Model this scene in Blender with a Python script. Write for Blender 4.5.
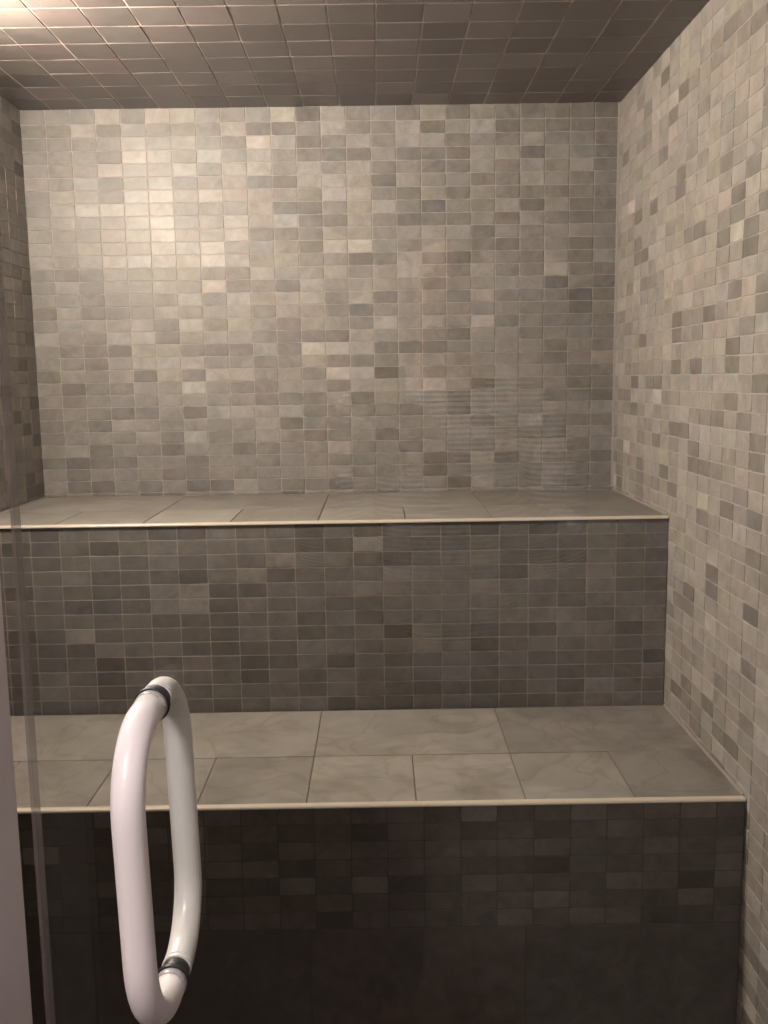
import bpy, bmesh, math, random
from mathutils import Vector, Matrix

random.seed(7)
for o in list(bpy.data.objects):
    bpy.data.objects.remove(o)
scn = bpy.context.scene
COL = scn.collection

# ------------------------------------------------------------------ camera
H = 1.42                                   # lens height above the floor
PITCH, ROLL, YAW, FPX = 0.1409, -0.0147, -0.0048, 941.86
cy, sy = math.cos(YAW), math.sin(YAW)
cp, sp = math.cos(PITCH), math.sin(PITCH)
cr, sr = math.cos(ROLL), math.sin(ROLL)
yaw = lambda v: Vector((cy*v[0]-sy*v[1], sy*v[0]+cy*v[1], v[2]))
ex, fw, up = yaw((1, 0, 0)), yaw((0, cp, -sp)), yaw((0, sp, cp))
rt, u2 = ex*cr+up*sr, up*cr-ex*sr
cam_d = bpy.data.cameras.new('camera')
cam = bpy.data.objects.new('camera', cam_d)
COL.objects.link(cam)
cam.matrix_world = Matrix(((rt.x, u2.x, -fw.x, 0), (rt.y, u2.y, -fw.y, 0), (rt.z, u2.z, -fw.z, H), (0, 0, 0, 1)))
cam_d.sensor_fit = 'VERTICAL'
cam_d.sensor_height = 36
cam_d.sensor_width = 27
cam_d.lens = FPX/1024*36
cam_d.clip_start = 0.02
scn.camera = cam

# ------------------------------------------------------------------ world, exposure, lamp strengths
w = bpy.data.worlds.new('world')
scn.world = w
w.use_nodes = True
w.node_tree.nodes['Background'].inputs[0].default_value = (0.5, 0.42, 0.36, 1)
w.node_tree.nodes['Background'].inputs[1].default_value = 0.0
scn.view_settings.view_transform = 'Standard'
scn.view_settings.look = 'None'
scn.view_settings.exposure = 0.16
scn.view_settings.gamma = 1
scn.view_settings.use_curve_mapping = False
scn.cycles.max_bounces = 10
scn.cycles.diffuse_bounces = 5
scn.cycles.transparent_max_bounces = 16
scn.cycles.caustics_reflective = False
STEAM_LAMP = 66.0       # watts, the fixture inside the steam room
HALL_LAMP = 68.0         # watts, the added pendant outside the door

# ------------------------------------------------------------------ room measures (metres)
S = 1.25
XL, XR = -0.7173*S, 0.5027*S
YB, YU, YL = 2.0088*S, 1.6088*S, 1.2294*S
ZC, ZU, ZL = H+0.5491*S, H-0.2428*S, H-0.5819*S
GY = 0.583                                 # the plane of the glass
JX = -0.2436                               # left jamb reveal
PU, PV = 0.0508*S, 0.0260*S                # mosaic pitch


# ------------------------------------------------------------------ material helpers
def new_mat(name):
    m = bpy.data.materials.new(name)
    m.use_nodes = True
    nt = m.node_tree
    return m, nt, nt.nodes['Principled BSDF']


def plain(name, col, rough=0.5, noise=0.0, scale=30, bump=0.0, spec=0.5, metal=0.0):
    m, nt, b = new_mat(name)
    N, L = nt.nodes.new, nt.links.new
    b.inputs['Roughness'].default_value = rough
    b.inputs['Specular IOR Level'].default_value = spec
    b.inputs['Metallic'].default_value = metal
    tc = N('ShaderNodeTexCoord')
    nz = N('ShaderNodeTexNoise')
    nz.inputs['Scale'].default_value = scale
    nz.inputs['Detail'].default_value = 6
    L(tc.outputs['Object'], nz.inputs['Vector'])
    mx = N('ShaderNodeMix')
    mx.data_type = 'RGBA'
    mx.inputs[6].default_value = (*[c*(1-noise) for c in col], 1)
    mx.inputs[7].default_value = (*[min(1, c*(1+noise)) for c in col], 1)
    L(nz.outputs['Fac'], mx.inputs[0])
    L(mx.outputs[2], b.inputs['Base Color'])
    if bump:
        bp = N('ShaderNodeBump')
        bp.inputs['Strength'].default_value = bump
        bp.inputs['Distance'].default_value = 0.002
        L(nz.outputs['Fac'], bp.inputs['Height'])
        L(bp.outputs['Normal'], b.inputs['Normal'])
    return m


def stone(name, rough, cloud, vein, cloud_scale, vein_scale, bump, vein_col=(0.75, 0.6, 0.42), spec=0.25):
    """Stone tile: the tint of each tile comes from its vertices, clouds and veins from noise shifted per tile."""
    m, nt, b = new_mat(name)
    N, L = nt.nodes.new, nt.links.new
    b.inputs['Specular IOR Level'].default_value = spec
    at = N('ShaderNodeAttribute')
    at.attribute_name = 'tint'
    tc = N('ShaderNodeTexCoord')
    mul = N('ShaderNodeVectorMath')
    mul.operation = 'SCALE'
    mul.inputs[0].default_value = (37.1, 51.3, 23.7)
    L(at.outputs['Alpha'], mul.inputs['Scale'])
    add = N('ShaderNodeVectorMath')
    L(tc.outputs['Object'], add.inputs[0])
    L(mul.outputs[0], add.inputs[1])
    n1 = N('ShaderNodeTexNoise')
    n1.inputs['Scale'].default_value = cloud_scale
    n1.inputs['Detail'].default_value = 7
    n1.inputs['Roughness'].default_value = 0.62
    n1.inputs['Distortion'].default_value = 0.6
    L(add.outputs[0], n1.inputs['Vector'])
    r1 = N('ShaderNodeMapRange')
    r1.inputs['From Min'].default_value = 0.28
    r1.inputs['From Max'].default_value = 0.72
    r1.inputs['To Min'].default_value = 1-cloud
    r1.inputs['To Max'].default_value = 1+cloud
    L(n1.outputs['Fac'], r1.inputs['Value'])
    sc = N('ShaderNodeVectorMath')
    sc.operation = 'SCALE'
    L(at.outputs['Color'], sc.inputs[0])
    L(r1.outputs[0], sc.inputs['Scale'])
    # veins: thin bands where a slow noise crosses its middle value
    n2 = N('ShaderNodeTexNoise')
    n2.inputs['Scale'].default_value = vein_scale
    n2.inputs['Detail'].default_value = 5
    n2.inputs['Distortion'].default_value = 1.4
    L(add.outputs[0], n2.inputs['Vector'])
    d = N('ShaderNodeMath')
    d.operation = 'SUBTRACT'
    d.inputs[1].default_value = 0.5
    L(n2.outputs['Fac'], d.inputs[0])
    a = N('ShaderNodeMath')
    a.operation = 'ABSOLUTE'
    L(d.outputs[0], a.inputs[0])
    r2 = N('ShaderNodeMapRange')
    r2.inputs['From Min'].default_value = 0.0
    r2.inputs['From Max'].default_value = 0.035
    r2.inputs['To Min'].default_value = vein
    r2.inputs['To Max'].default_value = 0.0
    L(a.outputs[0], r2.inputs['Value'])
    mx = N('ShaderNodeMix')
    mx.data_type = 'RGBA'
    mx.blend_type = 'MULTIPLY'
    mx.inputs[7].default_value = (*vein_col, 1)
    L(r2.outputs[0], mx.inputs[0])
    L(sc.outputs[0], mx.inputs[6])
    L(mx.outputs[2], b.inputs['Base Color'])
    r3 = N('ShaderNodeMapRange')
    r3.inputs['To Min'].default_value = rough-0.1
    r3.inputs['To Max'].default_value = rough+0.12
    L(n1.outputs['Fac'], r3.inputs['Value'])
    L(r3.outputs[0], b.inputs['Roughness'])
    bp = N('ShaderNodeBump')
    bp.inputs['Strength'].default_value = bump
    bp.inputs['Distance'].default_value = 0.0015
    L(n1.outputs['Fac'], bp.inputs['Height'])
    L(bp.outputs['Normal'], b.inputs['Normal'])
    return m


M_MOSAIC = stone('mosaic_stone', 0.47, 0.24, 0.25, 26, 16, 0.35)
M_LARGE = stone('bench_stone', 0.45, 0.24, 0.40, 9, 5.5, 0.25, (0.62, 0.55, 0.45))
M_CEIL = stone('ceiling_stone', 0.40, 0.15, 0.25, 26, 14, 0.3)
M_GROUT = plain('grout', (0.30, 0.275, 0.25), 0.85, 0.10, 120, 0.3, 0.2)
M_GROUT_DARK = plain('bench_grout', (0.16, 0.14, 0.12), 0.85, 0.10, 120, 0.2, 0.2)
M_TRIM = plain('cream_trim', (0.43, 0.38, 0.31), 0.35, 0.04, 60)
M_WHITE = plain('white_powder_coat', (0.74, 0.735, 0.73), 0.28, 0.02, 60)
M_BLACK = plain('black_rubber', (0.012, 0.012, 0.014), 0.45, 0.1, 60)
M_CLEAR_RING = plain('grey_nylon', (0.33, 0.33, 0.34), 0.3, 0.05, 60)
M_PAINT = plain('white_wall_paint', (0.58, 0.56, 0.58), 0.6, 0.03, 40, 0.1, 0.3)
M_HALL = plain('hall_wall_paint', (0.30, 0.26, 0.25), 0.75, 0.04, 20, 0.1, 0.2)
M_HALL_FLOOR = plain('hall_floor_tile', (0.07, 0.058, 0.05), 0.5, 0.15, 8, 0.1)
M_METAL = plain('brushed_metal', (0.55, 0.54, 0.52), 0.35, 0.05, 80, metal=1.0)


def emitter(name, col, strength):
    m = bpy.data.materials.new(name)
    m.use_nodes = True
    nt = m.node_tree
    nt.nodes.clear()
    e = nt.nodes.new('ShaderNodeEmission')
    e.inputs[0].default_value = (*col, 1)
    e.inputs[1].default_value = strength
    out = nt.nodes.new('ShaderNodeOutputMaterial')
    nt.links.new(e.outputs[0], out.inputs[0])
    return m


def glass(name, tint, rough=0.0, ior=1.5):
    m = bpy.data.materials.new(name)
    m.use_nodes = True
    nt = m.node_tree
    nt.nodes.clear()
    N, L = nt.nodes.new, nt.links.new
    t = N('ShaderNodeBsdfTransparent')
    t.inputs[0].default_value = (*tint, 1)
    g = N('ShaderNodeBsdfGlossy')
    g.inputs['Roughness'].default_value = rough
    ge = N('ShaderNodeNewGeometry')
    mp = N('ShaderNodeMapRange')
    mp.inputs['To Min'].default_value = ior
    mp.inputs['To Max'].default_value = 1/ior
    L(ge.outputs['Backfacing'], mp.inputs['Value'])
    fr = N('ShaderNodeFresnel')
    L(mp.outputs[0], fr.inputs['IOR'])
    mx = N('ShaderNodeMixShader')
    L(fr.outputs[0], mx.inputs[0])
    L(t.outputs[0], mx.inputs[1])
    L(g.outputs[0], mx.inputs[2])
    out = N('ShaderNodeOutputMaterial')
    L(mx.outputs[0], out.inputs[0])
    return m


M_GLASS = glass('door_glass', (0.965, 0.982, 0.965))


def seal_mat():
    m, nt, b = new_mat('clear_vinyl')
    b.inputs['Base Color'].default_value = (0.42, 0.39, 0.38, 1)
    b.inputs['Roughness'].default_value = 0.3
    b.inputs['Alpha'].default_value = 0.4
    return m


M_SEAL = seal_mat()


# ------------------------------------------------------------------ mesh builder
class MB:
    def __init__(self):
        self.v, self.f, self.mi, self.t, self.sm = [], [], [], [], []

    def add(self, vs, fs, mi=0, tint=(0.3, 0.3, 0.3, 0.0), smooth=False):
        o = len(self.v)
        self.v += [tuple(p) for p in vs]
        self.t += [tint]*len(vs)
        for f in fs:
            self.f.append([i+o for i in f])
            self.mi.append(mi)
            self.sm.append(smooth)

    def box(self, a, b, mi=0, tint=(0.3, 0.3, 0.3, 0.0)):
        (x0, y0, z0), (x1, y1, z1) = a, b
        vs = [(x, y, z) for z in (z0, z1) for y in (y0, y1) for x in (x0, x1)]
        self.add(vs, [(0, 2, 3, 1), (4, 5, 7, 6), (0, 1, 5, 4), (2, 6, 7, 3), (0, 4, 6, 2), (1, 3, 7, 5)], mi, tint)

    def tile(self, O, U, V, N, u0, u1, v0, v1, gap, thick, jit, tint, tilt, mi=1, seg=(4, 2), bev=0.0005):
        """One stone tile with a tumbled outline, standing `thick` proud of the grout."""
        g = gap/2
        a0, a1, b0, b1 = u0+g, u1-g, v0+g, v1-g
        if a1-a0 < 0.004 or b1-b0 < 0.004:
            return
        nu, nv = seg
        ring = []
        for i in range(nu):
            ring.append((a0+(a1-a0)*i/nu, b0))
        for i in range(nv):
            ring.append((a1, b0+(b1-b0)*i/nv))
        for i in range(nu):
            ring.append((a1-(a1-a0)*i/nu, b1))
        for i in range(nv):
            ring.append((a0, b1-(b1-b0)*i/nv))
        R = random.uniform
        corners = {0, nu, nu+nv, 2*nu+nv}
        cu, cv = (a0+a1)/2, (b0+b1)/2
        pts = []
        for k, (p, q) in enumerate(ring):
            p += R(-jit, jit)
            q += R(-jit, jit)
            if k in corners:
                c = min(0.0006, jit*0.8)
                p += c if p < cu else -c
                q += c if q < cv else -c
            pts.append((p, q))
        tu, tv = R(-tilt, tilt), R(-tilt, tilt)
        hgt = lambda p, q: thick+(p-cu)*tu+(q-cv)*tv
        P = lambda p, q, h: O+U*p+V*q+N*h
        n = len(pts)
        base = [P(p, q, -0.0005) for p, q in pts]
        mid = [P(p, q, hgt(p, q)-bev) for p, q in pts]
        top = []
        for p, q in pts:
            p2 = p+(bev if p < cu else -bev)
            q2 = q+(bev if q < cv else -bev)
            top.append(P(p2, q2, hgt(p2, q2)))
        fs = [tuple(range(2*n, 3*n))]
        for k in range(n):
            l = (k+1) % n
            fs.append((k, l, n+l, n+k))
            fs.append((n+k, n+l, 2*n+l, 2*n+k))
        self.add(base+mid+top, fs, mi, tint)

    def build(self, name, mats, parent=None, bevel=None):
        me = bpy.data.meshes.new(name)
        me.from_pydata(self.v, [], self.f)
        for m in mats:
            me.materials.append(m)
        me.polygons.foreach_set('material_index', self.mi)
        me.polygons.foreach_set('use_smooth', self.sm)
        ca = me.color_attributes.new('tint', 'FLOAT_COLOR', 'POINT')
        ca.data.foreach_set('color', [c for t in self.t for c in t])
        me.update()
        o = bpy.data.objects.new(name, me)
        COL.objects.link(o)
        if parent:
            o.parent = parent
            o.matrix_parent_inverse = parent.matrix_world.inverted()
        return o


def structure(o, label=None):
    o['kind'] = 'structure'
    if label:
        o['label'] = label
    return o


def empty(name, loc):
    o = bpy.data.objects.new(name, None)
    o.location = loc
    o.empty_display_size = 0.1
    COL.objects.link(o)
    bpy.context.view_layer.update()
    return o


X, Y, Z = Vector((1, 0, 0)), Vector((0, 1, 0)), Vector((0, 0, 1))


def joints(lo, hi, first, pitch):
    """lo, then first, first + pitch ... below hi, then hi"""
    r = [lo]
    p = first
    while p < hi-0.004:
        if p > lo+0.004:
            r.append(p)
        p += pitch
    r.append(hi)
    return r


def stone_tint(base, spread, warm=0.0):
    k = base*math.exp(random.gauss(0, spread))
    h = random.random()
    r, g, b = 1.0, 0.955, 0.91
    if h < 0.12:
        r, g, b = 1.02, 0.935, 0.88     # pinkish
    elif h < 0.26:
        r, g, b = 1.0, 0.96, 0.865      # olive
    elif h < 0.42:
        r, g, b = 0.97, 0.955, 0.93     # cool grey
    return (k*r*(1+warm), k*g, k*b*(1-warm), random.random())


def field(mb, O, U, V, N, us, vs, gap, thick, jit, tilt, tint_fn, seg=(4, 2), bev=0.0005):
    for j in range(len(vs)-1):
        for i in range(len(us)-1):
            mb.tile(O, U, V, N, us[i], us[i+1], vs[j], vs[j+1], gap, thick, jit, tint_fn(i, j), tilt, 1, seg, bev)


GAP, TH, JIT, TILT = 0.0018, 0.0012, 0.0007, 0.014
FRONT_Y = GY+0.03                # inner face of the wall that holds the door


def mos(i, j):
    h = random.random()
    k = 0.70 if h < 0.17 else 1.24 if h > 0.94 else 1.04
    return stone_tint(0.215*k, 0.09, 0.03)


floor_tint = lambda i, j: stone_tint(0.10, 0.2)

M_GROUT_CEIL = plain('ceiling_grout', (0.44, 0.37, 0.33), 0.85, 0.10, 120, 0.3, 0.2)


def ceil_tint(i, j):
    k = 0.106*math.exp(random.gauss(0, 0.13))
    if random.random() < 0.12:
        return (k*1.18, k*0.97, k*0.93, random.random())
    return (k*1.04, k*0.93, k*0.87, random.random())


# how light each stone is, read off row by row (5 = the usual grey)
BACK_SHADES = '''
444637665572545463644433
446354557334644736735344
444475654763465664557454
544387575654336444663654
544767756756664544646564
546367566436662655457645
565478676654764363644444
467777555633466435563644
565578667574364344546444
555678767444665566355555
656667786553785465435535
656777787564534632554645
444555644666656654755744
554556574546556535656253
554455746666473554645424
364456566455435545555424
465564746546547565745444
654674566444365543554544
544466434648773234555454
543566755456444655555346
465637476554872545566544
534455854455466675354534
545456655444546552455443
454346366664445352555656
453655545634464555356444
465563735653454555544455
563543553454645464466545
434455355455445534635443
635553454555555534554534
633545336444355553644434
453533556526644565555444'''.split()
RISER_SHADES = '''
4454555435553544443435555
4434525655554474444444545
4444554545465543456444543
4455634425634446555355654
4435534673354565556544644
4454434673545345555544555
4445545443453545555556355
4434744433544453644436535
4433365533345544653454545
4443423354235343343444442
4436425444244444443453445
4436524444443544343353654
4433445543455334454334554'''.split()


def shaded(table, base, step):
    def f(i, j):
        k = 4.7
        if j < len(table) and i < len(table[j]):
            k = int(table[j][i])
        return stone_tint(base*math.exp((k-4.7)*step), 0.045)
    return f


# ------------------------------------------------------------------ walls, ceiling, floor of the steam room
mb = MB()
mb.box((XL-0.1, YB, 0), (XR+0.1, YB+0.1, ZC+0.1))
us = joints(0, XR-XL, PU, PU)
vs = joints(0, ZC-ZU, 0.030*S, PV)
field(mb, Vector((XL, YB, ZC)), X, -Z, -Y, us, vs, GAP, TH, JIT, TILT*0.8, shaded(BACK_SHADES, 0.19, 0.155))
structure(mb.build('wall_back', [M_GROUT, M_MOSAIC]))

mb = MB()
mb.box((XR, FRONT_Y-0.2, 0), (XR+0.1, YB, ZC+0.1))
vs = joints(0, ZC, 0.030*S, PV)
us = joints(0, YB-FRONT_Y, PU*0.55, PU)
field(mb, Vector((XR, YB, ZC)), -Y, -Z, -X, us, vs, GAP, TH, JIT, TILT, mos)
mb.box((XR-0.006, YB-0.006, ZU+0.006), (XR, YB, ZC))
structure(mb.build('wall_right', [M_GROUT, M_MOSAIC]))

mb = MB()
mb.box((XL-0.1, FRONT_Y-0.2, 0), (XL, YB, ZC+0.1))
us = joints(0, YB-FRONT_Y, PU, PU)
field(mb, Vector((XL, YB, ZC)), -Y, -Z, X, us, vs, GAP, TH, JIT, TILT, mos)
structure(mb.build('wall_left', [M_GROUT, M_MOSAIC]))

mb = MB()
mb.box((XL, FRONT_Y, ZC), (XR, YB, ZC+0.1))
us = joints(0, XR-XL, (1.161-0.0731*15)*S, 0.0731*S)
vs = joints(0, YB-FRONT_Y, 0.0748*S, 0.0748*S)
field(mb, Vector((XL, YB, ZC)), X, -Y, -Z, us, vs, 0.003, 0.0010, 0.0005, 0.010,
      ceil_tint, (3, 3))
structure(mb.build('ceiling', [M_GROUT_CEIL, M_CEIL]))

mb = MB()
mb.box((XL-0.1, FRONT_Y-0.2, -0.1), (XR+0.1, YB+0.1, 0))
us = joints(0, XR-XL, PU, PU)
vs = joints(0, YL-FRONT_Y, PU, PU)
field(mb, Vector((XL, FRONT_Y, 0)), X, Y, Z, us, vs, GAP, TH, JIT, TILT, floor_tint, (2, 2))
structure(mb.build('floor', [M_GROUT, M_MOSAIC]))

# wall that holds the door: two piers and a header, white painted
mb = MB()
DX1, DZ1 = 0.44, H+0.50
mb.box((XL-0.1, GY-0.15, 0), (JX, GY+0.01, ZC+0.1))
mb.box((DX1, GY-0.15, 0), (XR+0.1, GY+0.01, ZC+0.1))
mb.box((JX, GY-0.15, DZ1), (DX1, GY+0.01, ZC+0.1))
us = joints(0, JX-XL-0.03, PU, PU)
field(mb, Vector((XL, GY+0.01, ZC)), X, -Z, Y, us, joints(0, ZC, 0.03*S, PV), GAP, TH, JIT, TILT, mos)
us = joints(0, XR-DX1-0.03, PU, PU)
field(mb, Vector((DX1+0.03, GY+0.01, ZC)), X, -Z, Y, us, joints(0, ZC, 0.03*S, PV), GAP, TH, JIT, TILT, mos)
structure(mb.build('wall_front', [M_PAINT, M_MOSAIC]))


# ------------------------------------------------------------------ benches
def bench(name, label, group, y0, y1, z1, zsplit, u_phase, shade_back, shade_front, stone):
    t = empty(name, ((XL+XR)/2, (y0+y1)/2, 0))
    t['label'] = label
    t['category'] = 'bench'
    W = XR-XL
    e = 0.0028                                # hairline gap to the side walls' tiles
    # riser
    mb = MB()
    mb.box((XL+e, y0+0.004, 0), (XR-e, y1-0.002, z1-0.012))
    O = Vector((XL, y0+0.004, z1))
    us = joints(e, W-e, u_phase, PU)
    n = int(zsplit/PV+0.5)
    vs = [0.0035*S]+[0.0293*S+PV*k for k in range(n)]
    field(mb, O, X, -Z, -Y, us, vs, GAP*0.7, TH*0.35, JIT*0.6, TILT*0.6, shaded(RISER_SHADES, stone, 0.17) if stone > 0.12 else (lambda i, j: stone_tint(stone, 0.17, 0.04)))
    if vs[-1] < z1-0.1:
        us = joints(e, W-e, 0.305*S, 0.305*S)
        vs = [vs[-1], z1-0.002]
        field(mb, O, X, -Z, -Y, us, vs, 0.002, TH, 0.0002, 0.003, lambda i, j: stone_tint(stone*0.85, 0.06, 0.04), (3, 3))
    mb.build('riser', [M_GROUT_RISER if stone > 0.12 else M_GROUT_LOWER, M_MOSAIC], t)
    # seat of large stone tiles, a narrow row in front and a wide row behind
    mb = MB()
    mb.box((XL+e, y0+0.010, z1-0.0115), (XR-e, y1-0.002, z1-0.002))
    O = Vector((XL, y0, z1-0.002))
    split = 0.172*S
    us = [e]+[0.1525*S*k for k in range(1, 8)]+[W-e]
    field(mb, O, X, Y, Z, us[:-1], [0.010, split], 0.0022, 0.002, 0.0002, 0.002, lambda i, j: shade_front[i], (4, 4), 0.0006)
    # the tile in the right corner runs on into the wide row behind it
    mb.tile(O, X, Y, Z, us[-2], us[-1], 0.010, split+0.0020, 0.0022, 0.002, 0.0001, shade_back[-1], 0.0002, 1, (4, 4), 0.0003)
    us = [e]+[0.305*S*k for k in range(1, 4)]+[W-e]
    field(mb, O, X, Y, Z, us, [split, y1-y0-0.004], 0.0022, 0.002, 0.0002, 0.0004, lambda i, j: shade_back[i], (4, 4), 0.0003)
    mb.build('seat', [M_GROUT_DARK, M_LARGE], t)
    # rounded cream edge strip
    mb = MB()
    prof = [(0.012, 0.0), (0.012, -0.0056), (0.0, -0.0056)]
    for k in range(7):
        a = math.pi/2*k/6
        prof.append((0.005-0.005*math.cos(a), -0.005+0.005*math.sin(a)))
    n = len(prof)
    vs = [(x, y0+p, z1+q) for x in (XL+e, XR-e) for p, q in prof]
    fs = [tuple(range(n))[::-1], tuple(range(n, 2*n))]
    fs += [(k, (k+1) % n, n+(k+1) % n, n+k) for k in range(n)]
    mb.add(vs, fs)
    for x, sg in ((XR, -1), (XL, 1)):
        a, b = x+sg*0.0022, x+sg*0.0065
        vs = [(a, y0+0.012, z1-0.001), (b, y0+0.012, z1-0.001), (a, y0+0.012, z1+0.004),
              (a, y1-0.002, z1-0.001), (b, y1-0.002, z1-0.001), (a, y1-0.002, z1+0.004)]
        bead = MB()
        bead.add(vs, [(0, 1, 2), (3, 5, 4), (0, 3, 4, 1), (1, 4, 5, 2), (2, 5, 3, 0)])
        o = bead.build('sealant_bead', [M_BEAD], t)
        o['label'] = 'beige sealant bead along the side wall'
    o = mb.build('edge_trim', [M_TRIM], t)
    o['label'] = 'cream edge strip'
    return t


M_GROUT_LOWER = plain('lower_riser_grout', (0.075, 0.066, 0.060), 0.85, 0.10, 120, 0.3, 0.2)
M_BEAD = plain('beige_sealant', (0.20, 0.175, 0.15), 0.6, 0.05, 60)
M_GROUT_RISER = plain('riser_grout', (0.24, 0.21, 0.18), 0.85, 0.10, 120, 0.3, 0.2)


def lt(k, r=1.0, g=0.935, b=0.84):
    k *= 0.68
    return (k*r, k*g, k*b, random.random())


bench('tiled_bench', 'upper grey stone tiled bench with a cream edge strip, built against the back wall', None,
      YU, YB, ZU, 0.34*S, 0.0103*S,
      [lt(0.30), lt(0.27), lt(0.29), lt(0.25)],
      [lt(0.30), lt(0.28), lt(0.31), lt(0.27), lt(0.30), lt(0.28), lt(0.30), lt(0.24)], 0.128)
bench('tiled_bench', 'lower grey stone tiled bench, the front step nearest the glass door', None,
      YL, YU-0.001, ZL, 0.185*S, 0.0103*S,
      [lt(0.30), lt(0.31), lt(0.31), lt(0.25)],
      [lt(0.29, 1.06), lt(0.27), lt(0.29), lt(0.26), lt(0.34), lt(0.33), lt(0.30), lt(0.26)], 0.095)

# ------------------------------------------------------------------ glass door with its pull handle
door = empty('door_1', ((JX+DX1)/2, GY, 0))
structure(door, 'frameless clear glass steam room door with a white looped pull handle')
door['category'] = 'door'
GX0, GX1 = -0.2258, DX1-0.004
mb = MB()
mb.box((GX0, GY-0.005, 0.012), (GX1, GY+0.005, DZ1-0.004))
mb.build('glass_pane', [M_GLASS], door)


def strip(mb, x0, x1, y0, y1, z0, z1, r=0.001):
    mb.box((x0, y0, z0), (x1, y1, z1))


mb = MB()
mb.box((GX0-0.0026, GY-0.0052, 0.012), (GX0-0.0003, GY+0.0052, DZ1-0.004))
o = mb.build('edge_seal', [M_SEAL], door)
o['label'] = 'thin clear vinyl seal along the free edge of the glass'


def sweep(path, r, seg=24, cap=True):
    """tube along a planar path lying in a plane of constant x"""
    vs, fs = [], []
    n = len(path)
    for i, p in enumerate(path):
        a = path[max(i-1, 0)]
        b = path[min(i+1, n-1)]
        t = (b-a).normalized()
        s = X
        u = t.cross(s).normalized()
        for k in range(seg):
            an = 2*math.pi*k/seg
            vs.append(p+s*(r*math.cos(an))+u*(r*math.sin(an)))
    for i in range(n-1):
        for k in range(seg):
            l = (k+1) % seg
            fs.append((i*seg+k, i*seg+l, (i+1)*seg+l, (i+1)*seg+k))
    if cap:
        fs.append(tuple(range(seg))[::-1])
        fs.append(tuple(range((n-1)*seg, n*seg)))
    return vs, fs


HX, HZ1, HZ0, HR = -0.1443, H-0.2030, H-0.3932, 0.0097
LEAN = -0.022                              # the handle hangs a little out of plumb



def grip_path(sgn):
    BT = 0.046                              # bend radius at the top, wider at the bottom
    BEND = 0.046 if sgn > 0 else 0.058
    g = GY+sgn*0.005
    y1 = GY+(0.058 if sgn > 0 else -0.0765)
    pts = [Vector((HX, g+sgn*0.004, HZ1)), Vector((HX, y1-sgn*BT, HZ1))]
    for k in range(1, 13):
        a = math.pi/2*k/12
        pts.append(Vector((HX, y1-sgn*BT+sgn*BT*math.sin(a), HZ1-BT+BT*math.cos(a))))
    for k in range(1, 9):
        pts.append(Vector((HX, y1, HZ1-BT+(HZ0-HZ1+BT+BEND)*k/8)))
    for k in range(1, 13):
        a = math.pi/2*k/12
        pts.append(Vector((HX, y1-sgn*BEND+sgn*BEND*math.cos(a), HZ0+BEND-BEND*math.sin(a))))
    pts.append(Vector((HX, g+sgn*0.004, HZ0)))
    return pts


hd = bpy.data.objects.new('pull_handle', None)
COL.objects.link(hd)
hd.location = (HX, GY, (HZ0+HZ1)/2)
hd.parent = door
bpy.context.view_layer.update()
hd.matrix_parent_inverse = door.matrix_world.inverted()
bpy.context.view_layer.update()
hd['label'] = 'white tubular pull handle looping through both sides of the glass'
for sgn in (-1, 1):
    mb = MB()
    vs, fs = sweep(grip_path(sgn), HR, 32)
    vs = [v+X*(LEAN*(v.z-(HZ0+HZ1)/2)) for v in vs]
    mb.add(vs, fs, smooth=True)
    mb.build('grip', [M_WHITE], hd)


def disc_ring(y0, y1, z, r0, rnd):
    prof = [(y0, r0-rnd), (y0+rnd*0.3, r0-rnd*0.3), (y0+rnd, r0), (y1-rnd, r0), (y1-rnd*0.3, r0-rnd*0.3), (y1, r0-rnd)]
    vs, fs = [], []
    seg = 40
    for (y, r) in prof:
        for k in range(seg):
            a = 2*math.pi*k/seg
            vs.append(Vector((HX+r*math.cos(a), y, z+r*math.sin(a))))
    for i in range(len(prof)-1):
        for k in range(seg):
            l = (k+1) % seg
            fs.append((i*seg+k, (i+1)*seg+k, (i+1)*seg+l, i*seg+l))
    fs.append(tuple(range(seg)))
    fs.append(tuple(range((len(prof)-1)*seg, len(prof)*seg))[::-1])
    return vs, fs


for z in (HZ1, HZ0):
    for a, b, dr, m, name, lab in ((-0.0085, -0.0051, 0.0018, M_BLACK, 'washer', 'black rubber washer'),
                                   (0.0051, 0.0080, 0.0004, M_WHITE, 'washer', 'white washer'),
                                   (-0.0049, 0.0049, -0.0004, M_BLACK, 'bushing', 'black bushing through the glass'),
                                   (-0.0140, -0.0086, 0.0007, M_CLEAR_RING, 'ferrule', 'grey ferrule')):
        mb = MB()
        vs, fs = disc_ring(GY+a, GY+b, z, HR+dr, 0.0006)
        vs = [v+X*(LEAN*(z-(HZ0+HZ1)/2)) for v in vs]
        mb.add(vs, fs, smooth=True)
        o = mb.build(name, [m], hd)
        o['label'] = lab

# ------------------------------------------------------------------ steam room lamp: round bulkhead fixture high on the left
def revolve(prof, axis_o, A, U, V, seg=40):
    vs, fs = [], []
    for (h, r) in prof:
        for k in range(seg):
            a = 2*math.pi*k/seg
            vs.append(axis_o+A*h+U*(r*math.cos(a))+V*(r*math.sin(a)))
    for i in range(len(prof)-1):
        for k in range(seg):
            l = (k+1) % seg
            fs.append((i*seg+k, i*seg+l, (i+1)*seg+l, (i+1)*seg+k))
    fs.append(tuple(range(seg))[::-1])
    fs.append(tuple(range((len(prof)-1)*seg, len(prof)*seg)))
    return vs, fs


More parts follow.
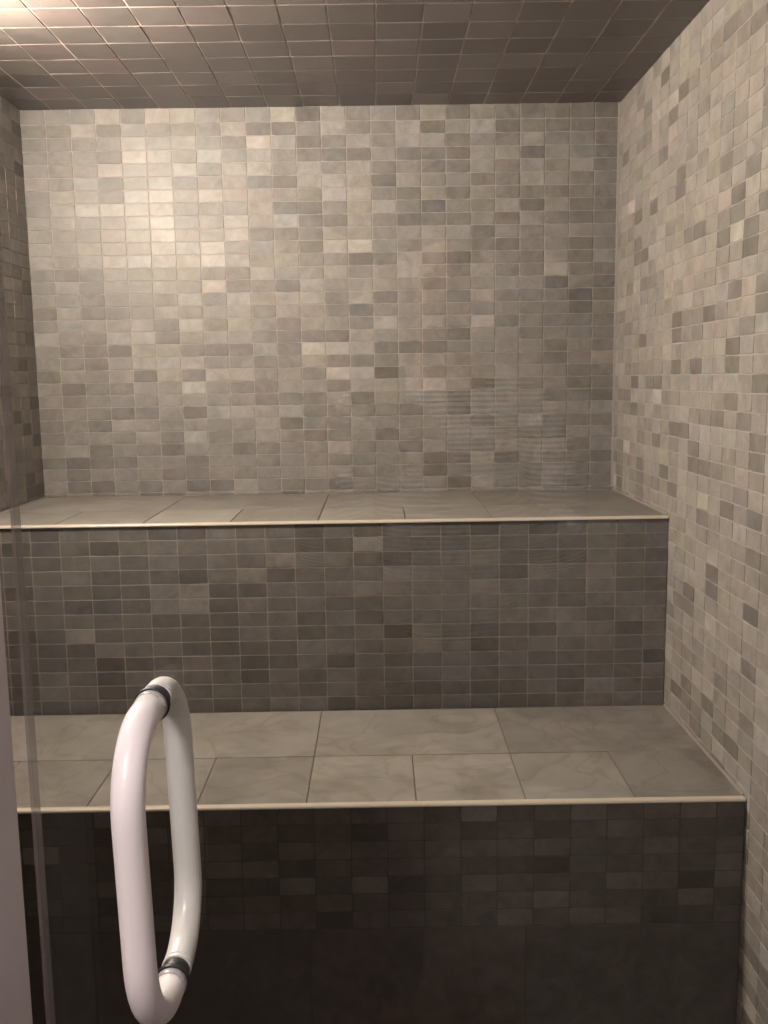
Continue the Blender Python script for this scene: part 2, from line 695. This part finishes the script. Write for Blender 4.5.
LAMP = Vector((XL+0.001, 1.30*S, H+0.462*S))
lamp = empty('wall_light', LAMP)
lamp['label'] = 'round dome light high on the left steam room wall above the lower bench'
lamp['category'] = 'light'
mb = MB()
vs, fs = revolve([(0, 0.060), (0.036, 0.060), (0.042, 0.066), (0.056, 0.068), (0.058, 0.062), (0.058, 0.04)], LAMP, X, Y, Z)
mb.add(vs, fs, smooth=False)
mb.build('base', [M_METAL], lamp)
mb = MB()
prof = [(0.0585, 0.061)]+[(0.0585+0.042*math.sin(math.pi/2*k/10), 0.061*math.cos(math.pi/2*k/10)) for k in range(1, 10)]+[(0.1005, 0.001)]
vs, fs = revolve(prof, LAMP, X, Y, Z)
mb.add(vs, fs, smooth=True)
mb.build('dome', [emitter('lamp_dome', (1.0, 0.835, 0.71), STEAM_LAMP/(math.pi*2*math.pi*0.061*0.05))], lamp)

# ------------------------------------------------------------------ hall outside the door
HB, HZC, HXL, HXR = -1.9, H+1.21, -1.3, 1.3
mb = MB()
mb.box((HXL-0.1, HB-0.1, 0), (HXR+0.1, HB, HZC))
structure(mb.build('wall_hall_back', [M_HALL]))
mb = MB()
mb.box((HXL-0.1, HB, 0), (HXL, GY-0.151, HZC))
structure(mb.build('wall_hall_left', [M_HALL]))
mb = MB()
mb.box((HXR, HB, 0), (HXR+0.1, GY-0.151, HZC))
structure(mb.build('wall_hall_right', [M_HALL]))
mb = MB()
mb.box((HXL-0.1, HB-0.1, HZC), (HXR+0.1, GY+0.01, HZC+0.1))
structure(mb.build('ceiling_hall', [M_PAINT]))
mb = MB()
mb.box((HXL-0.1, HB-0.1, -0.1), (HXR+0.1, FRONT_Y-0.201, 0))
structure(mb.build('floor_hall', [M_HALL_FLOOR]))
mb = MB()
mb.box((HXL-0.1, GY-0.15, 0), (XL-0.101, GY+0.01, HZC))
mb.box((XR+0.101, GY-0.15, 0), (HXR+0.1, GY+0.01, HZC))
mb.box((XL-0.101, GY-0.15, ZC+0.101), (XR+0.101, GY+0.01, HZC))
structure(mb.build('wall_hall_front', [M_PAINT]))

DL = Vector((-0.50, -0.44, H+0.80))  # unseen hall light; this pendant is made up and hung to light the handle
dl = empty('added_hall_light', (DL.x, DL.y, HZC))
dl['label'] = 'added round globe pendant, unseen in the hall, hung to light the door handle'
dl['category'] = 'light'
mb = MB()
vs, fs = revolve([(0, 0.06), (0.018, 0.06), (0.024, 0.05), (0.024, 0.01)], Vector((DL.x, DL.y, HZC)), -Z, X, Y)
mb.add(vs, fs)
mb.build('canopy', [M_METAL], dl)
mb = MB()
vs, fs = revolve([(0.0245, 0.006), (HZC-DL.z-0.10, 0.006), (HZC-DL.z-0.098, 0.028), (HZC-DL.z-0.077, 0.030)], Vector((DL.x, DL.y, HZC)), -Z, X, Y)
mb.add(vs, fs)
mb.build('rod', [M_METAL], dl)
mb = MB()
prof = [(-0.08*math.cos(math.pi*k/20), max(0.001, 0.08*math.sin(math.pi*k/20))) for k in range(21)]
vs, fs = revolve(prof, DL, -Z, X, Y)
mb.add(vs, fs, smooth=True)
mb.build('globe', [emitter('added_hall_globe', (1.0, 0.84, 0.82), HALL_LAMP/(math.pi*4*math.pi*0.08**2))], dl)

# ------------------------------------------------------------------ the person outside the glass, seen only as a faint reflection
M_SKIN = plain('skin', (0.50, 0.31, 0.23), 0.55, 0.06, 40, 0.1, 0.4)
M_HAIR = plain('dark_hair', (0.03, 0.02, 0.016), 0.5, 0.3, 90, 0.3)
M_JEANS = plain('grey_denim', (0.17, 0.165, 0.19), 0.85, 0.2, 200, 0.3, 0.2)
M_SHOE = plain('shoe_leather', (0.05, 0.035, 0.03), 0.5, 0.15, 40)
M_PHONE = plain('black_phone_case', (0.015, 0.015, 0.017), 0.4, 0.1, 60)


def striped():
    m, nt, b = new_mat('striped_cotton')
    N, L = nt.nodes.new, nt.links.new
    tc = N('ShaderNodeTexCoord')
    wv = N('ShaderNodeTexWave')
    wv.bands_direction = 'Z'
    wv.inputs['Scale'].default_value = 32
    wv.inputs['Distortion'].default_value = 1.2
    wv.inputs['Detail'].default_value = 1
    L(tc.outputs['Object'], wv.inputs['Vector'])
    cr_ = N('ShaderNodeValToRGB')
    cr_.color_ramp.elements[0].position = 0.45
    cr_.color_ramp.elements[0].color = (0.03, 0.03, 0.06, 1)
    cr_.color_ramp.elements[1].position = 0.55
    cr_.color_ramp.elements[1].color = (0.72, 0.70, 0.74, 1)
    L(wv.outputs['Fac'], cr_.inputs[0])
    L(cr_.outputs[0], b.inputs['Base Color'])
    b.inputs['Roughness'].default_value = 0.9
    b.inputs['Specular IOR Level'].default_value = 0.2
    return m


M_STRIPE = striped()


def skinned(name, verts, edges, radii, mat, parent, root=0, levels=2):
    me = bpy.data.meshes.new(name)
    me.from_pydata(verts, edges, [])
    o = bpy.data.objects.new(name, me)
    COL.objects.link(o)
    o.parent = parent
    o.matrix_parent_inverse = parent.matrix_world.inverted()
    sk = o.modifiers.new('skin', 'SKIN')
    sk.use_smooth_shade = True
    ss = o.modifiers.new('subsurf', 'SUBSURF')
    ss.levels = ss.render_levels = levels
    for k, v in enumerate(me.skin_vertices[0].data):
        q = radii[k]
        v.radius = q if isinstance(q, tuple) else (q, q)
        v.use_root = (k == root)
    me.materials.append(mat)
    return o


PX, PY = 0.13, -0.68
person = empty('person', (PX, PY, 0))
person['label'] = 'person in striped shirt and grey trousers holding up a phone outside the glass door'
person['category'] = 'person'


class Chain:
    def __init__(self):
        self.v, self.e, self.r = [], [], []

    def add(self, p, r, link=None):
        self.v.append(tuple(p))
        self.r.append(r)
        if link is not None:
            self.e.append((link, len(self.v)-1))
        return len(self.v)-1

    def run(self, pts, link):
        for p, r in pts:
            link = self.add(p, r, link)
        return link


c = Chain()
pel = c.add((PX, PY, 0.92), (0.13, 0.09))
wa = c.add((PX, PY, 1.06), (0.115, 0.08), pel)
ch = c.add((PX, PY, 1.25), (0.14, 0.095), wa)
ub = c.add((PX, PY, 1.36), (0.10, 0.07), ch)
nk = c.run([((PX, PY+0.01, 1.44), 0.052), ((PX, PY+0.02, 1.50), 0.055)], ub)
c.run([((PX, PY+0.035, 1.565), (0.068, 0.082)), ((PX, PY+0.03, 1.63), (0.072, 0.09)), ((PX, PY+0.02, 1.68), (0.05, 0.06))], nk)
WR = {}
for s_, ha in ((1, Vector((0.062, -0.035, H-0.075))), (-1, Vector((-0.062, -0.035, H-0.075)))):
    sh = c.add((PX+s_*0.17, PY-0.01, 1.37), 0.052, ub)
    el = Vector((PX+s_*0.215, PY+0.12, 1.09)) if s_ > 0 else Vector((PX-0.235, PY+0.12, 1.09))
    wrp = ha+Vector((s_*0.02, -0.055, -0.055))
    k = c.run([((PX+s_*0.20, PY+0.03, 1.25), 0.046), (tuple(el), 0.038), (tuple(el.lerp(wrp, 0.4)), 0.036), (tuple(wrp), 0.025)], sh)
    WR[s_] = (el, wrp)
    palm = c.add(ha, (0.013, 0.034), k)
    hp = c.add((PX+s_*0.095, PY, 0.86), 0.085, pel)
    c.run([((PX+s_*0.10, PY+0.01, 0.68), 0.072), ((PX+s_*0.10, PY+0.015, 0.49), 0.052), ((PX+s_*0.105, PY-0.01, 0.32), 0.054),
           ((PX+s_*0.11, PY-0.02, 0.10), 0.034), ((PX+s_*0.115, PY+0.02, 0.04), 0.034), ((PX+s_*0.12, PY+0.13, 0.03), 0.028)], hp)
    # four fingers wrap the back edge of the phone, the thumb rests on its screen side
    for q, ln in enumerate((0.026, 0.030, 0.028, 0.022)):
        zz = ha.z+0.030-0.020*q
        c.run([((ha.x-s_*0.002, ha.y+0.016, zz), 0.0095), ((ha.x-s_*0.010, ha.y+0.027, zz+0.003), 0.0088),
               ((ha.x-s_*(0.010+ln), ha.y+0.029, zz+0.004), 0.0078)], palm)
    c.run([((ha.x-s_*0.002, ha.y-0.016, ha.z+0.008), 0.011), ((ha.x-s_*0.014, ha.y-0.022, ha.z+0.032), 0.0098), ((ha.x-s_*0.026, ha.y-0.019, ha.z+0.050), 0.0085)], palm)
body = skinned('body', c.v, c.e, c.r, M_SKIN, person)

# face: nose, ears, lips and eyes as one small mesh
mb = MB()


def blob(mb, ctr, rad, seg=14, ring=8):
    vs, fs = [], []
    for i in range(ring+1):
        t = math.pi*i/ring
        for k in range(seg):
            a = 2*math.pi*k/seg
            vs.append((ctr[0]+rad[0]*math.sin(t)*math.cos(a), ctr[1]+rad[1]*math.sin(t)*math.sin(a), ctr[2]+rad[2]*math.cos(t)))
    for i in range(ring):
        for k in range(seg):
            l = (k+1) % seg
            fs.append((i*seg+k, (i+1)*seg+k, (i+1)*seg+l, i*seg+l))
    mb.add(vs, fs, smooth=True)


FY = PY+0.105
blob(mb, (PX, FY+0.008, 1.588), (0.013, 0.020, 0.024))
mb.build('nose', [M_SKIN], person)
for s_ in (-1, 1):
    mb = MB()
    blob(mb, (PX+s_*0.072, PY+0.025, 1.60), (0.010, 0.020, 0.032))
    mb.build('ear', [M_SKIN], person)
    mb = MB()
    blob(mb, (PX+s_*0.030, FY-0.010, 1.612), (0.013, 0.010, 0.008))
    mb.build('eye', [M_WHITE], person)
mb = MB()
blob(mb, (PX, FY-0.006, 1.547), (0.024, 0.012, 0.007))
mb.build('mouth', [plain('lips', (0.36, 0.15, 0.13), 0.45)], person)
hc = Chain()
a = hc.add((PX, PY-0.002, 1.60), (0.078, 0.085))
hc.run([((PX, PY+0.012, 1.66), (0.080, 0.098)), ((PX, PY+0.012, 1.705), (0.055, 0.068))], a)
skinned('hair', hc.v, hc.e, hc.r, M_HAIR, person)

sc_ = Chain()
p0 = sc_.add((PX, PY, 0.86), (0.165, 0.125))
p1 = sc_.add((PX, PY, 1.06), (0.145, 0.108), p0)
p2 = sc_.add((PX, PY, 1.25), (0.162, 0.118), p1)
p3 = sc_.add((PX, PY, 1.37), (0.115, 0.085), p2)
sc_.add((PX, PY+0.008, 1.43), (0.066, 0.064), p3)
for s_ in (1, -1):
    el, wrp = WR[s_]
    k = sc_.add((PX+s_*0.17, PY-0.01, 1.365), 0.066, p3)
    sc_.run([((PX+s_*0.205, PY+0.03, 1.25), 0.062), (tuple(el), 0.055), (tuple(el.lerp(wrp, 0.45)), 0.050), (tuple(el.lerp(wrp, 0.86)), 0.038)], k)
o = skinned('shirt', sc_.v, sc_.e, sc_.r, M_STRIPE, person)
o['label'] = 'dark and white striped shirt'
tc_ = Chain()
q0 = tc_.add((PX, PY, 0.93), (0.150, 0.108))
for s_ in (1, -1):
    k = tc_.add((PX+s_*0.095, PY, 0.84), 0.100, q0)
    tc_.run([((PX+s_*0.10, PY+0.01, 0.66), 0.086), ((PX+s_*0.10, PY+0.015, 0.48), 0.068), ((PX+s_*0.105, PY-0.01, 0.30), 0.066), ((PX+s_*0.11, PY-0.018, 0.085), 0.056)], k)
skinned('trousers', tc_.v, tc_.e, tc_.r, M_JEANS, person)
for s_ in (1, -1):
    k_ = Chain()
    a = k_.add((PX+s_*0.114, PY-0.035, 0.046), (0.040, 0.045))
    k_.run([((PX+s_*0.117, PY+0.05, 0.042), (0.043, 0.042)), ((PX+s_*0.122, PY+0.15, 0.034), (0.040, 0.034))], a)
    skinned('shoe', k_.v, k_.e, k_.r, M_SHOE, person)

phone = empty('phone', (0, -0.02, H-0.055))
phone['label'] = 'black phone held upright in both hands outside the glass door'
phone['category'] = 'phone'
bm = bmesh.new()
bmesh.ops.create_cube(bm, size=1)
for v in bm.verts:
    v.co = Vector((v.co.x*0.070, v.co.y*0.008-0.022, v.co.z*0.142+H-0.055))
bmesh.ops.bevel(bm, geom=bm.edges[:], offset=0.003, segments=3, affect='EDGES', profile=0.5)
me = bpy.data.meshes.new('phone_body')
bm.to_mesh(me)
bm.free()
me.materials.append(M_PHONE)
o = bpy.data.objects.new('phone_body', me)
COL.objects.link(o)
o.parent = phone
bpy.context.view_layer.update()
o.matrix_parent_inverse = phone.matrix_world.inverted()
mb = MB()
mb.box((-0.031, -0.0272, H-0.118), (0.031, -0.0262, H+0.008))
o = mb.build('screen', [emitter('phone_screen', (0.75, 0.70, 0.62), 0.6)], phone)
o['label'] = 'lit phone screen'
